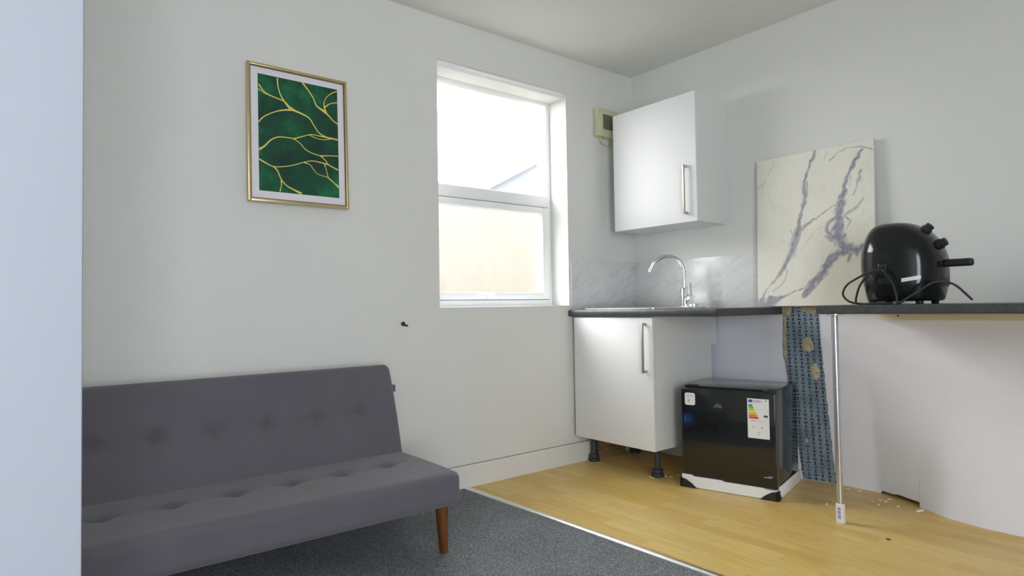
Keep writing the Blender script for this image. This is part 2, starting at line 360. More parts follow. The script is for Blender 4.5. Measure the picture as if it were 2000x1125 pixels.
# kitchen wall: flat above the counters, hollowed then bulging below them where plaster came off
PROF = [(-1, 0), (0.85, 0.0), (1.06, 0.055), (1.2, 0.088), (1.42, 0.095), (1.52, 0.05), (1.632, -0.006), (1.76, -0.084), (1.9, -0.12), (9, -0.12)]
def wall_y(x, z):
    for (a, va), (b, vb) in zip(PROF, PROF[1:]):
        if a <= x <= b: d = va+(vb-va)*(x-a)/(b-a); break
    k = max(0.0, min(1.0, 1-z/0.865))
    return YW + d*k
xs = sorted(set([-TH] + [0.02*i for i in range(0, 120)] + [1.631, 1.633, 2.6, 3.2, XR])); 
zs = [0, 0.03, 0.06, 0.12, 0.25, 0.4, 0.55, 0.7, 0.8, 0.865, 1.2, 1.6, 2.0, H+0.05]
mb = MB(); V = {}
for i, x in enumerate(xs):
    for j, z in enumerate(zs):
        zz = z
        if j == 0:
            zz = -0.03
            if 1.43 < x < 1.632: zz = 0.014 + 0.008*noise.noise((x*40, 1, 0)) + (0.006 if x > 1.5 else 0)
        off = -0.004 if x > 1.632 and z < 0.1 else 0
        V[i, j] = mb.bm.verts.new((x, wall_y(x, max(zz, 0))+off, zz))
for i in range(len(xs)-1):
    for j in range(len(zs)-1): mb.bm.faces.new((V[i, j], V[i+1, j], V[i+1, j+1], V[i, j+1]))
mb.box((-TH, YW+0.13, -0.05), (XR+0.1, YW+0.33, H+0.1))
wr = mb.build('wall_right', M['wall'], smooth=25); wr.data.materials.append(M['wall_low'])
for p in wr.data.polygons:   # plaster below the counters with bluish daylight painted into its colour, emulsion above
    if p.center.z < 0.865 and abs(p.normal.y) > 0.5 and p.center.y < YW+0.12: p.material_index = 1
tag(wr, 'white kitchen wall with rough damaged plaster below counter height', 'wall', kind='structure')

# torn strip of old patterned lining in the kitchen wall
def strip_edges(z):
    l = 1.018 - 0.012*min(1, max(0, (0.9-z)/0.2)) + (0.062*max(0, (0.64-z)/0.64)) + 0.004*noise.noise((z*30, 3, 0)) + 0.003*noise.noise((z*110, 5, 0))
    r = 1.200 + 0.022*max(0, (0.75-z)/0.75) + 0.004*noise.noise((z*26, 9, 0)) + 0.004*noise.noise((z*90, 2, 0))
    return l, r
mb = MB(); rows = []
for k in range(91):
    z = 0.002 + (0.906-0.002)*k/90; l, r = strip_edges(z)
    rows.append([mb.bm.verts.new((l+(r-l)*q/6, wall_y(l+(r-l)*q/6, z)-0.003, z)) for q in range(7)])
for A, B in zip(rows, rows[1:]):
    for q in range(6): mb.bm.faces.new((A[q], A[q+1], B[q+1], B[q]))
mb.build('exposed_lining', M['lining'], wr, label='ragged strip of old blue-grey dashed lining where plaster is missing', kind='structure')
mb = MB()
def blob(mb, x, z, rx, rz, th, seed, n=22):
    c = mb.bm.verts.new((x, wall_y(x, z)-0.003-th, z)); ring = []; ring2 = []
    for k in range(n):
        a = 2*pi*k/n; q = 1+0.30*noise.noise((cos(a)*1.7+seed, sin(a)*1.7, seed))
        for rg, s_, d_ in ((ring2, 0.75, th), (ring, 1.0, 0)):
            px, pz = x+rx*q*s_*cos(a), max(0.003, z+rz*q*s_*sin(a)); rg.append(mb.bm.verts.new((px, wall_y(px, pz)-0.0035-d_, pz)))
    for k in range(n):
        mb.bm.faces.new((c, ring2[k], ring2[(k+1) % n])); mb.bm.faces.new((ring2[k], ring[k], ring[(k+1) % n], ring2[(k+1) % n]))
blob(mb, 1.134, 0.712, 0.030, 0.036, 0.004, 1)
blob(mb, 1.160, 0.575, 0.024, 0.044, 0.004, 2); blob(mb, 1.155, 0.897, 0.045, 0.020, 0.003, 4)
blob(mb, 1.095, 0.205, 0.009, 0.012, 0.003, 5)
rows = []
for k in range(46):   # ragged torn edge down the left side of the strip
    z = 0.63 + (0.906-0.63)*k/45; l, r = strip_edges(z); w = 0.013+0.012*noise.noise((z*35, 7, 1))+(0.025 if z > 0.86 else 0)
    rows.append([mb.bm.verts.new((l-0.006, wall_y(l, z)-0.002, z)), mb.bm.verts.new((l+w*0.4, wall_y(l, z)-0.007, z)), mb.bm.verts.new((l+max(0.003, w), wall_y(l, z)-0.0035, z))])
for A, B in zip(rows, rows[1:]):
    for q in range(2): mb.bm.faces.new((A[q], A[q+1], B[q+1], B[q]))
mb.build('torn_plaster', M['torn'], wr, kind='structure', label='yellowed torn plaster lumps')

# floors
def thr(x): return -1.351 + 0.027*x
mb = MB().prism([(-TH, thr(-TH)), (XR, thr(XR)), (XR, YW+0.14), (-TH, YW+0.14)], 'z', -0.06, 0.0)
fl = mb.build('floor', M['laminate'], smooth=0); tag(fl, 'yellowish beech laminate floor in the kitchen corner', 'floor', kind='structure')
mb = MB().prism([(-TH, YN-0.1), (XR, YN-0.1), (XR, thr(XR)), (-TH, thr(-TH))], 'z', -0.06, 0.001)
cp = mb.build('floor_carpet', M['carpet'], smooth=0); tag(cp, 'dark grey flecked fitted carpet', 'carpet', kind='structure')
mb = MB(); pr = [(-0.017, 0.001), (-0.015, 0.004), (-0.006, 0.0072), (0.006, 0.0072), (0.015, 0.004), (0.017, 0.001)]
n0 = [(0.0, thr(0)+a, b) for a, b in pr]; n1 = [(XR-0.01, thr(XR)+a, b) for a, b in pr]
mb.raw(n0+n1, [(i, i+1, 7+i, 6+i) for i in range(5)]+[tuple(range(6)), tuple(range(6, 12)), (0, 6, 11, 5)])
ts = mb.build('threshold_strip', M['alu']); tag(ts, 'silver metal threshold strip between grey carpet and yellow laminate', 'threshold strip')

mb = MB().prism([(0, 0), (0.016, 0), (0.016, 0.107), (0.012, 0.113), (0, 0.113)], 'y', -4.4, -0.44)
o = mb.build('baseboard_left', M['base'], smooth=0); MB().box((0.0, -4.4, 0.1131), (0.007, -0.44, 0.1155)).build('edge_line', M['skirting_edge'], o, smooth=0, kind='structure')  # thin grey-brown strip along the top edge of the skirting
tag(o, 'cream painted skirting board along the window wall', 'skirting board', kind='structure')

# partition end near the viewpoint, at the left border
o = MB().box((1.47, -3.42, 0.0), (1.57, -3.122, H), 0.004).build('wall_partition', M['partition'], smooth=30); tag(o, 'pale bluish white partition end at the left border', 'wall', kind='structure')

# ------------------------------------------------------------------ window
XF = -0.15
win = bpy.data.objects.new('window_1', None); COL.objects.link(win); win.location = (XF, -1.035, WZ0); tag(win, 'white plastic window with clear upper pane and opening lower sash', 'window', kind='structure')
FT = -0.21
def ring(mb, x0, x1, y0, y1, z0, z1, wl_, wr_, wb, wt, bev=0.004):
    mb.box((x0, y0, z0), (x1, y0+wl_, z1), bev); mb.box((x0, y1-wr_, z0), (x1, y1, z1), bev)
    mb.box((x0, y0+wl_-0.001, z0), (x1, y1-wr_+0.001, z0+wb), bev); mb.box((x0, y0+wl_-0.001, z1-wt), (x1, y1-wr_+0.001, z1), bev)
mb = MB(); ring(mb, FT, XF, WY0, WY1, WZ0, WZ1-0.012, 0.03, 0.030, 0.043, 0.034)
mb.box((FT, WY0+0.025, 1.537), (XF, WY1-0.025, 1.606), 0.004)
mb.build('window_frame', M['upvc'], win)
mb = MB(); ring(mb, FT+0.005, XF+0.012, WY0+0.03, WY1-0.028, 0.974, 1.534, 0.055, 0.052, 0.042, 0.040, 0.006)
mb.build('sash', M['upvc'], win)
mb = MB(); ring(mb, FT+0.012, XF+0.0022, WY0+0.028, WY1-0.0255, 0.971, 1.5375, 0.004, 0.004, 0.004, 0.004, 0)
mb.build('gasket', M['gasket'], win)
mb = MB().box((-0.184, WY0+0.02, 1.60), (-0.178, WY1-0.02, WZ1-0.03)); g1 = mb.build('pane', M['glass'], win, smooth=0)
mb = MB().box((-0.184, WY0+0.07, 1.00), (-0.178, WY1-0.07, 1.51)); g2 = mb.build('pane', M['glass'], win, smooth=0)
mb = MB()
mb.box((XF+0.011, -1.175, 0.977), (XF+0.022, -1.075, 0.999), 0.003)
mb.box((XF+0.02, -1.16, 0.992), (XF+0.034, -1.045, 1.004), 0.004, mtx=None); mb.cyl((XF+0.012, -1.09, 0.988), (XF+0.032, -1.09, 0.988), 0.009)
mb.build('sash_handle', M['upvc'], win)
mb = MB().box((-0.14, WY0+0.002, WZ1-0.028), (-0.02, WY1-0.002, WZ1-0.001), 0.003).box((-0.02, WY0+0.002, WZ1-0.012), (-0.0005, WY1-0.002, WZ1-0.001), 0.002)
mb.build('head_lining', M['reveal'], win)
mb = MB().box((-0.149, WY0+0.001, WZ0-0.002), (0.004, WY1-0.001, WZ0+0.004), 0.002)
mb.build('sill', M['upvc'], win)
# dried smears on the lower pane
def P2(px, py, xp):  # photograph point on plane x = xp, used to place streaks and marks at their real size
    d = (r2*((px-1000)/F_PX) - u2*((py-562.5)/F_PX) + fw); k = (xp-CAM.x)/d.x; return CAM + d*k
mb = MB()
for pts, w in (([(880, 512), (882, 480), (890, 458), (908, 440), (930, 432), (932, 440), (922, 460), (910, 480), (903, 510)], 0.006), ([(975, 412), (1000, 430), (1030, 450), (1050, 462)], 0.006), ([(1047, 470), (1049, 500), (1048, 540)], 0.006), ([(895, 520), (893, 540)], 0.004)):
    q = spline([P2(a, b, -0.1775) for a, b in pts], 6)
    for a, b in zip(q, q[1:]):
        dn = (b-a).normalized(); s_ = Vector((0, -dn.z, dn.y))*w/2
        mb.raw([a-s_, b-s_, b+s_, a+s_], [(0, 1, 2, 3)])
mb.build('smear', M['smear'], g2, smooth=0)

w2 = bpy.data.objects.new('door_1', None); COL.objects.link(w2); w2.location = (XR+0.1, -3.55, 0.10); tag(w2, 'white glazed double door out of view on the right', 'door', kind='structure')
mb = MB(); ring(mb, XR+0.10, XR+0.16, -4.2, -2.9, 0.10, 2.10, 0.06, 0.06, 0.06, 0.06); mb.box((XR+0.10, -3.59, 0.15), (XR+0.16, -3.51, 2.05), 0.004)
mb.build('door_frame', M['upvc'], w2)
MB().box((XR+0.125, -4.15, 0.15), (XR+0.13, -2.95, 2.05)).build('pane', M['glass'], w2, smooth=0)

# ------------------------------------------------------------------ outside the window
o = MB().box((-2.7, -12, -3.0), (-2.3, 12, 2.0)).build('garden_wall', M['render'], smooth=0); tag(o, 'cream rendered wall seen through the lower window pane', 'outside wall')
nb = thing('neighbouring_house', (-8.5, 9.0, -3.0), 'pale grey gabled house seen through the upper window pane', 'house')
MB().prism([(3.35, -3.0), (13.0, -3.0), (13.0, 2.9), (8.2, 5.4), (3.35, 2.85)], 'x', -12.0, -7.0).build('gable_wall', M['slate'], nb, smooth=0)
mb = MB()
mb.prism([(3.0, 2.67), (8.2, 5.40), (8.2, 5.52), (3.0, 2.79)], 'x', -12.2, -6.9); mb.prism([(13.4, 2.67), (8.2, 5.40), (8.2, 5.52), (13.4, 2.79)], 'x', -12.2, -6.9)
mb.build('roof', M['slate'], nb, smooth=0)
o = MB().box((-16, -14, -3.2), (-TH-0.01, 14, -3.0)).build('ground', M['ground'], smooth=0); tag(o, 'paved ground outside', 'ground', kind='structure')

# ------------------------------------------------------------------ sofa
SY0, SY1 = -3.62, -1.842
sofa = thing('sofa_bed', (0.36, (SY0+SY1)/2, 0.001), 'grey button-tufted armless sofa bed on brown wooden legs', 'sofa')
def round_box(dx, dy, dz, r, nx, ny, nz, disp=None, power=2.0):
    mb = MB(); faces = {}
    def face(ax, sgn, na, nb_):
        idx = 'xyz'.index(ax); o1, o2 = [i for i in range(3) if i != idx]; D = (dx, dy, dz); g = []
        for i in range(na+1):
            row = []
            for j in range(nb_+1):
                p = [0, 0, 0]; p[idx] = sgn*D[idx]/2; p[o1] = (i/na-0.5)*D[o1]; p[o2] = (j/nb_-0.5)*D[o2]
                q = Vector([max(-D[k]/2+r[k], min(D[k]/2-r[k], p[k])) for k in range(3)])
                d = Vector([(p[k]-q[k])/r[k] for k in range(3)])
                if d.length > 1e-9: d = d.normalized()
                v = Vector([q[k]+d[k]*r[k] for k in range(3)])
                if disp: v = disp(v)
                row.append(mb.bm.verts.new(v))
            g.append(row)
        for i in range(na):
            for j in range(nb_): mb.bm.faces.new((g[i][j], g[i+1][j], g[i+1][j+1], g[i][j+1]))
    N = {'x': (ny, nz), 'y': (nx, nz), 'z': (nx, ny)}
    for ax in 'xyz':
        for sg in (-1, 1): face(ax, sg, *N[ax])
    bmesh.ops.remove_doubles(mb.bm, verts=mb.bm.verts, dist=1e-5)
    return mb
L = SY1-SY0; YC = (SY0+SY1)/2
BY = [-2.019-0.1925*k for k in range(8)]
def tuft(y, w):  # y along the sofa, w across: depth of the pulled-in buttons and the folds between them
    d = 0.0
    for b in BY:
        dy = y-b; d += 0.017*math.exp(-(dy*dy+w*w)/(2*0.018**2)) + 0.010*math.exp(-(dy*dy)/(2*0.05**2)-(w*w)/(2*0.03**2))
        d += 0.0035*math.exp(-(dy*dy)/(2*0.008**2))*math.exp(-(w*w)/(2*0.10**2))
    near = min(abs(y-b) for b in BY)
    if BY[-1]-0.1 < y < BY[0]+0.1: d += 0.008*math.exp(-(w*w)/(2*0.010**2))*math.exp(-(near*near)/(2*0.055**2))
    return d
# seat: x 0.10 to 0.70, z 0.175 to 0.303
def seat_disp(v):
    top = max(0.0, min(1.0, (v.z+0.01)/0.05))
    y = v.y+YC; x = v.x+0.41
    return Vector((v.x, v.y, v.z - top*tuft(y, x-0.435)*0.65 + top*0.006*cos(v.x/0.3*1.4)))
mb = round_box(0.60, L, 0.128, (0.035, 0.03, 0.03), 60, 300, 12, seat_disp)
bmesh.ops.translate(mb.bm, verts=mb.bm.verts, vec=(0.41, YC, 0.239))
seat = mb.build('seat', M['fabric'], sofa, smooth=60)
def back_disp(v):
    front = max(0.0, min(1.0, (v.x+0.01)/0.04)); y = v.y+YC
    return Vector((v.x - front*tuft(y, v.z-0.005)*0.8 + front*0.008*cos(v.z/0.21*1.5), v.y, v.z))
mb = round_box(0.125, L, 0.43, (0.035, 0.03, 0.035), 12, 300, 60, back_disp)
bmesh.ops.transform(mb.bm, matrix=Matrix.Translation((0.143, YC, 0.462)) @ Matrix.Rotation(R(-17.5), 4, 'Y'), verts=mb.bm.verts)
mb.build('backrest', M['fabric'], sofa, smooth=60)
for lx, ly in ((0.668, -1.905), (0.668, SY0+0.07), (0.17, -1.905), (0.17, SY0+0.07)):
    s_ = 1 if ly > -2.5 else -1
    MB().sweep([(lx, ly, 0.0), (lx-0.001, ly-0.002*s_, 0.06), (lx-0.004, ly-0.005*s_, 0.182)], [0.0165, 0.019, 0.026], 20).build('leg', M['wood'], sofa, label='tapered brown wooden leg')
MB().box((0.132, SY1-0.012, 0.555), (0.158, SY1+0.012, 0.585), 0.001).build('fabric_tag', M['tag'], sofa, label='small purple fabric tag')

# ------------------------------------------------------------------ framed picture
TILT = math.atan2(0.02, 0.588)
pic = thing('framed_picture', (0.022, -2.214, 1.388), 'gold framed green abstract print with gold veins above the sofa', 'picture', rot=(0, -TILT, 0))
PW, PH = 0.441, 0.590   # local: x out of the wall, y along, z up
mb = MB(); fwid = 0.011
for lo, hi in (((0, -PW/2, 0), (0.022, -PW/2+fwid, PH)), ((0, PW/2-fwid, 0), (0.022, PW/2, PH)), ((0, -PW/2+fwid, 0), (0.022, PW/2-fwid, fwid)), ((0, -PW/2+fwid, PH-fwid), (0.022, PW/2-fwid, PH))):
    mb.box(lo, hi, 0.0015)
mb.build('frame', M['gold'], pic, world=False)
mb = MB()
for lo, hi in (((0.0, -PW/2+fwid, fwid), (0.0165, -PW/2+fwid+0.004, PH-fwid)), ((0.0, PW/2-fwid-0.004, fwid), (0.0165, PW/2-fwid, PH-fwid)), ((0, -PW/2+fwid, fwid), (0.0165, PW/2-fwid, fwid+0.004)), ((0, -PW/2+fwid, PH-fwid-0.004), (0.0165, PW/2-fwid, PH-fwid))):
    mb.box(lo, hi)
mb.build('rebate', M['gold_dark'], pic, world=False)
MB().box((0.002, -PW/2+fwid, fwid), (0.012, PW/2-fwid, PH-fwid)).build('mount', M['paper'], pic, world=False, smooth=0)
# print area in frame units from its corners in the photograph
hf = homography([(150, 92), (790, 242), (775, 1052), (128, 985)], [(-PW/2, PH), (PW/2, PH), (PW/2, 0), (-PW/2, 0)])
cs = [hf(222, 170), hf(732, 290), hf(718, 985), hf(202, 918)]
py0 = (cs[0][0]+cs[3][0])/2; py1 = (cs[1][0]+cs[2][0])/2; pz1 = (cs[0][1]+cs[1][1])/2; pz0 = (cs[2][1]+cs[3][1])/2
hp = homography([(222, 170), (732, 290), (718, 985), (202, 918)], [(py0, pz1), (py1, pz1), (py1, pz0), (py0, pz0)])
prt = MB().box((0.010, py0, pz0), (0.0128, py1, pz1)).build('print', M['green_print'], pic, world=False, smooth=0)
VE = [([(225, 240), (265, 295), (330, 330), (385, 355), (415, 390), (440, 412)], 3.5, 9), ([(222, 270), (262, 300), (300, 316)], 3, 4),
      ([(440, 412), (500, 440), (545, 470), (575, 520), (605, 565), (650, 592), (690, 603), (722, 612)], 6, 5), ([(348, 205), (350, 260), (365, 315), (390, 360), (425, 405)], 3.5, 8),
      ([(215, 482), (250, 450), (310, 425), (370, 412), (440, 412)], 3.5, 6), ([(508, 238), (545, 290), (575, 340), (595, 390), (640, 425)], 5, 7),
      ([(640, 425), (670, 455), (700, 490), (730, 512)], 8, 4), ([(730, 300), (690, 315), (655, 345), (642, 390), (655, 435)], 3, 5), ([(730, 372), (680, 380), (645, 402)], 3, 5),
      ([(212, 660), (250, 635), (290, 600), (335, 583), (390, 587), (435, 597), (475, 625), (515, 670), (560, 695), (605, 712), (640, 745), (655, 768), (690, 790), (718, 805)], 4.5, 4),
      ([(212, 652), (240, 640)], 4, 3), ([(435, 597), (490, 585), (545, 573), (590, 580), (640, 592), (690, 603)], 3, 5), ([(540, 575), (590, 600), (640, 608), (690, 600)], 2.5, 4),
      ([(605, 712), (660, 712), (720, 716)], 5, 3), ([(208, 718), (250, 745), (300, 770), (370, 772), (430, 765), (490, 750), (550, 742), (610, 755), (655, 768)], 4.5, 3.5),
      ([(300, 770), (325, 800), (345, 850), (380, 895), (430, 925), (475, 950)], 4, 7), ([(347, 860), (345, 895), (335, 930)], 4.5, 3),
      ([(500, 752), (535, 765), (560, 800), (590, 830), (650, 852), (690, 890), (716, 920)], 2.5, 4), ([(630, 765), (640, 800), (650, 850)], 4, 3), ([(650, 852), (690, 890), (716, 906)], 4, 3)]
mb = MB(); k_s = PW/640
for vi, (pts, wa, wb) in enumerate(VE):
    q = spline([Vector((*hp(a, b), 0)) for a, b in pts], 8); prev = None
    for i, p in enumerate(q):
        tg = (q[min(i+1, len(q)-1)]-q[max(i-1, 0)]).normalized(); w = (wa+(wb-wa)*i/(len(q)-1))*k_s*(0.60+0.55*abs(2*i/(len(q)-1)-1)**2)
        s_ = Vector((-tg.y, tg.x, 0))*w
        cl = lambda a: (0.0130+0.00002*vi, max(py0, min(py1, a.x)), max(pz0, min(pz1, a.y)))
        cur = (mb.bm.verts.new(cl(p-s_)), mb.bm.verts.new(cl(p+s_)))
        if prev: mb.bm.faces.new((prev[0], cur[0], cur[1], prev[1]))
        prev = cur
mb.build('gold_veins', M['gold_print'], prt, world=False, smooth=0)

wp = MB(); wp.lathe((0, 0, 0), [(0.004, 0), (0.011, 0.001), (0.011, 0.006), (0.006, 0.010), (0.001, 0.011)], 14)
bmesh.ops.transform(wp.bm, matrix=Matrix.Translation((0.0, -1.702, 0.856)) @ Matrix.Rotation(R(90), 4, 'Y'), verts=wp.bm.verts)
wp.sweep([(0.004, -1.700, 0.852), (0.012, -1.688, 0.848), (0.014, -1.682, 0.846)], 0.0045, 8)
o = wp.build('wall_plug', M['blackplastic']); tag(o, 'small black stub on the bare wall between picture and window', 'wall plug')

# ------------------------------------------------------------------ base cabinet and worktop
X0, X1 = 0.035, 0.617; YD = -0.58
bc = thing('base_cabinet', ((X0+X1)/2, -0.28, 0), 'white kitchen base cabinet on dark plastic feet beneath the sink', 'cabinet')
mb = MB(); z0, z1 = 0.166, 0.868
mb.box((X0, YD+0.022, z0), (X0+0.016, -0.005, z1), 0.0008)
mb.prism([(YD+0.022, z0), (-0.055, z0), (-0.055, 0.700), (-0.002, 0.700), (-0.002, z1), (YD+0.022, z1)], 'x', X1-0.018, X1-0.002)
mb.box((X0+0.016, YD+0.022, z0), (X1-0.018, -0.05, z0+0.016)); mb.box((X0+0.016, -0.066, z0), (X1-0.018, -0.056, z1-0.05))
mb.box((X0+0.016, YD+0.022, z1-0.016), (X1-0.018, YD+0.10, z1))
mb.build('carcass', M['carcass'], bc, smooth=30)
dr = MB().box((X0+0.001, YD, z0-0.001), (X1, YD+0.019, z1-0.006), 0.0015).build('door', M['melamine'], bc)
def bar_handle(parent, x, y, za, zb):
    mb = MB().box((x-0.0055, y-0.032, za), (x+0.0055, y-0.022, zb), 0.0015)
    for zz in (za+0.008, zb-0.008): mb.box((x-0.006, y-0.028, zz-0.007), (x+0.006, y+0.0005, zz+0.007), 0.001)
    return mb.build('handle', M['nickel'], parent, label='brushed metal bar handle')
bar_handle(dr, 0.574, YD, 0.572, 0.836)
for lx, ly in ((0.055, -0.45), (0.528, -0.45), (0.075, -0.10), (0.528, -0.10)):
    MB().lathe((lx, ly, 0), [(0.030, 0), (0.034, 0.004), (0.034, 0.016), (0.028, 0.020), (0.031, 0.026), (0.029, 0.040), (0.017, 0.046), (0.016, 0.145), (0.026, 0.150), (0.026, 0.1665)], 20).build('leg', M['legplastic'], bc, label='dark grey adjustable plastic foot')

wt = thing('worktop', (0.5, -0.28, 0.869), 'dark slate kitchen worktop over the base cabinet', 'worktop')
mb = MB(); YF = -0.592; zt, zb = 0.907, 0.869
pr = [(YW-0.001, zb), (YF+0.004, zb), (YF, zb+0.006), (YF, zt-0.010), (YF+0.003, zt-0.003), (YF+0.010, zt), (YW-0.001, zt)]
mb.prism(pr, 'x', 0.002, 1.006); mb.build('top', M['worktop'], wt, smooth=40)
mb = MB().prism([(a+(0.0015 if a < -0.3 else -0.002), b+(0.0015 if b < 0.88 else -0.0015)) for a, b in pr], 'x', 1.006, 1.0075); mb.build('end_strip', M['worktop'], wt, smooth=40)

sink = thing('sink', (0.32, -0.28, zt), 'stainless steel sink set into the dark worktop', 'sink')
SX0, SX1, SYa, SYb = 0.075, 0.600, -0.545, -0.055
mb = MB()
def rr(x0, x1, y0, y1, r, z, n=6):
    pts = []
    for cx_, cy_, a0 in ((x1-r, y1-r, 0), (x0+r, y1-r, 90), (x0+r, y0+r, 180), (x1-r, y0+r, 270)):
        for k in range(n+1): a = R(a0+90*k/n); pts.append((cx_+r*cos(a), cy_+r*sin(a), z))
    return pts
BX0, BX1, BY0, BY1 = SX0+0.05, SX1-0.10, SYa+0.045, SYb-0.115
rings = [rr(SX0, SX1, SYa, SYb, 0.03, zt+0.0005), rr(SX0, SX1, SYa, SYb, 0.03, zt+0.007), rr(SX0+0.006, SX1-0.006, SYa+0.006, SYb-0.006, 0.028, zt+0.011), rr(SX0+0.016, SX1-0.016, SYa+0.016, SYb-0.016, 0.025, zt+0.0075),
         rr(BX0, BX1, BY0, BY1, 0.06, zt+0.005), rr(BX0+0.006, BX1-0.006, BY0+0.006, BY1-0.006, 0.055, zt+0.0015)]
vs = [[mb.bm.verts.new(p) for p in rg] for rg in rings]
for A, B in zip(vs, vs[1:]):
    for k in range(len(A)): mb.bm.faces.new((A[k], A[(k+1) % len(A)], B[(k+1) % len(A)], B[k]))
mb.build('rim', M['steel'], sink, smooth=50)
mb = MB(); rings = [rr(BX0+0.006, BX1-0.006, BY0+0.006, BY1-0.006, 0.055, zt+0.0015), rr(BX0+0.012, BX1-0.012, BY0+0.012, BY1-0.012, 0.05, zt+0.0008)]
vs = [[mb.bm.verts.new(p) for p in rg] for rg in rings]
for k in range(len(vs[0])): mb.bm.faces.new((vs[0][k], vs[0][(k+1) % len(vs[0])], vs[1][(k+1) % len(vs[0])], vs[1][k]))
mb.bm.faces.new(vs[1]); mb.build('bowl', M['steel'], sink, smooth=30)

TX, TY = 0.492, -0.125; tz = zt+0.0075
tap = thing('mixer_tap', (TX, TY, tz), 'chrome gooseneck mixer tap standing on the sink', 'tap')
MB().lathe((TX, TY, tz), [(0.026, 0), (0.026, 0.006), (0.021, 0.008), (0.021, 0.105), (0.018, 0.110), (0.0135, 0.113)], 24).build('body', M['chrome'], tap)
sd = Vector((-0.62, -0.785, 0)).normalized(); pts = []
zc = tz+0.20; rad = 0.096
for k in range(5): pts.append(Vector((TX, TY, tz+0.105+(0.095)*k/4)))
for k in range(1, 19):
    a = R(158)*k/18; pts.append(Vector((TX, TY, zc)) + sd*(rad-rad*cos(a)) + Vector((0, 0, rad*sin(a))))
tl = (pts[-1]-pts[-2]).normalized(); pts.append(pts[-1]+tl*0.014)
MB().sweep(pts, 0.0115, 16).build('spout', M['chrome'], tap)
MB().sweep([pts[-1]-tl*0.002, pts[-1]+tl*0.004, pts[-1]+tl*0.022], [0.0135, 0.0138, 0.013], 16).build('nozzle', M['chrome'], tap)
mb = MB().sweep([(TX+0.015, TY-0.004, tz+0.055), (TX+0.030, TY-0.006, tz+0.055), (TX+0.052, TY-0.008, tz+0.060)], [0.018, 0.020, 0.021], 18)
mb.sweep([(TX+0.044, TY-0.008, tz+0.066), (TX+0.043, TY-0.006, tz+0.10), (TX+0.040, TY-0.004, tz+0.140)], [0.011, 0.009, 0.0085], 12)
mb.build('lever', M['chrome'], tap)
o = MB().lathe((0.553, -0.125, zt+0.0075), [(0.022, 0), (0.026, 0.003), (0.026, 0.010), (0.033, 0.012), (0.033, 0.016), (0.006, 0.018), (0.005, 0.021)], 24).build('sink_plug', M['steel']); tag(o, 'small round metal sink plug resting on the sink rim beside the tap', 'sink plug')

# splashback boards
o = MB().box((0.0005, -0.567, zt), (0.009, YW-0.0085, 1.205), 0.0008).build('splashback_board', M['splash']); tag(o, 'grey marbled splashback board on the window wall, between window and corner', 'splashback')
o = MB().box((0.0005, YW-0.008, zt), (0.955, YW-0.0005, 1.205), 0.0008).build('splashback_board', M['splash']); tag(o, 'grey marbled splashback board on the kitchen wall behind the tap', 'splashback')

# leaning marble panel
import numpy as np
PB, PT = 0.913, 1.702; PX0, PX1 = 0.902, 1.497
hm = homography([(115, 220), (755, 92), (797, 1022), (140, 1035)], [(0, 1), (1, 1), (1, 0), (0, 0)])
VN = [([(440, 155, 10), (405, 240, 7), (385, 330, 9), (385, 410, 13), (370, 500, 8), (358, 590, 16), (345, 660, 22), (320, 730, 22), (290, 800, 13), (250, 860, 7), (200, 930, 5), (160, 1000, 10)], 0.85),
      ([(310, 600, 3), (340, 665, 6), (330, 720, 8)], 0.6), ([(400, 330, 4), (395, 390, 8), (380, 440, 5)], 0.7), ([(300, 830, 6), (275, 900, 4), (225, 950, 5)], 0.5),
      ([(695, 150, 6), (650, 230, 9), (615, 310, 9), (595, 400, 13), (582, 480, 25), (577, 560, 24), (575, 640, 32), (610, 695, 32), (680, 715, 24), (740, 690, 20)], 1.0),
      ([(610, 700, 28), (545, 775, 22), (490, 845, 22), (440, 910, 22), (398, 975, 12)], 1.0), ([(550, 645, 18), (510, 610, 10), (515, 565, 9), (555, 525, 8)], 0.9), ([(505, 640, 8), (545, 660, 14)], 0.8),
      ([(370, 610, 7), (410, 570, 11), (450, 530, 5), (510, 490, 4), (560, 465, 4)], 0.8), ([(500, 575, 3), (450, 610, 3), (400, 670, 3), (370, 720, 2)], 0.5),
      ([(605, 525, 10), (650, 490, 6), (680, 465, 8), (710, 425, 6)], 0.6), ([(690, 260, 9), (680, 310, 9), (665, 360, 4), (655, 405, 6)], 0.6), ([(640, 290, 4), (630, 350, 3)], 0.5), ([(625, 600, 4), (640, 560, 5), (620, 530, 8)], 0.7),
      ([(750, 148, 5), (690, 130, 5), (620, 140, 3), (560, 170, 4), (520, 210, 3)], 0.7), ([(205, 215, 3), (185, 290, 3), (160, 340, 3), (125, 370, 6)], 0.5), ([(160, 330, 3), (150, 400, 3)], 0.35),
      ([(215, 990, 16), (260, 985, 12), (330, 960, 4), (400, 935, 5), (430, 890, 4)], 0.9), ([(150, 1035, 30), (220, 1005, 22), (290, 975, 8)], 0.85), ([(640, 740, 18), (635, 780, 8)], 0.8), ([(710, 700, 12), (720, 760, 6)], 0.6),
      ([(500, 160, 3), (480, 230, 2)], 0.35), ([(200, 460, 2), (210, 520, 2)], 0.3), ([(710, 480, 3), (690, 540, 2)], 0.3)]
NX, NZ = 300, 396
gx, gz = np.meshgrid(np.linspace(0, 1, NX+1), np.linspace(0, 1, NZ+1), indexing='ij')
mx_, mz_ = gx*(PX1-PX0), gz*(PT-PB)
def wob(fr, ph): return (np.sin(mx_*fr+ph+1.7*np.sin(mz_*fr*0.71+ph*2))+np.sin(mz_*fr*1.31-ph+1.3*np.sin(mx_*fr*0.83+ph)))/2
wx = mx_ + 0.005*wob(33, 1) + 0.003*wob(95, 2); wz = mz_ + 0.006*wob(31, 4) + 0.003*wob(88, 5)
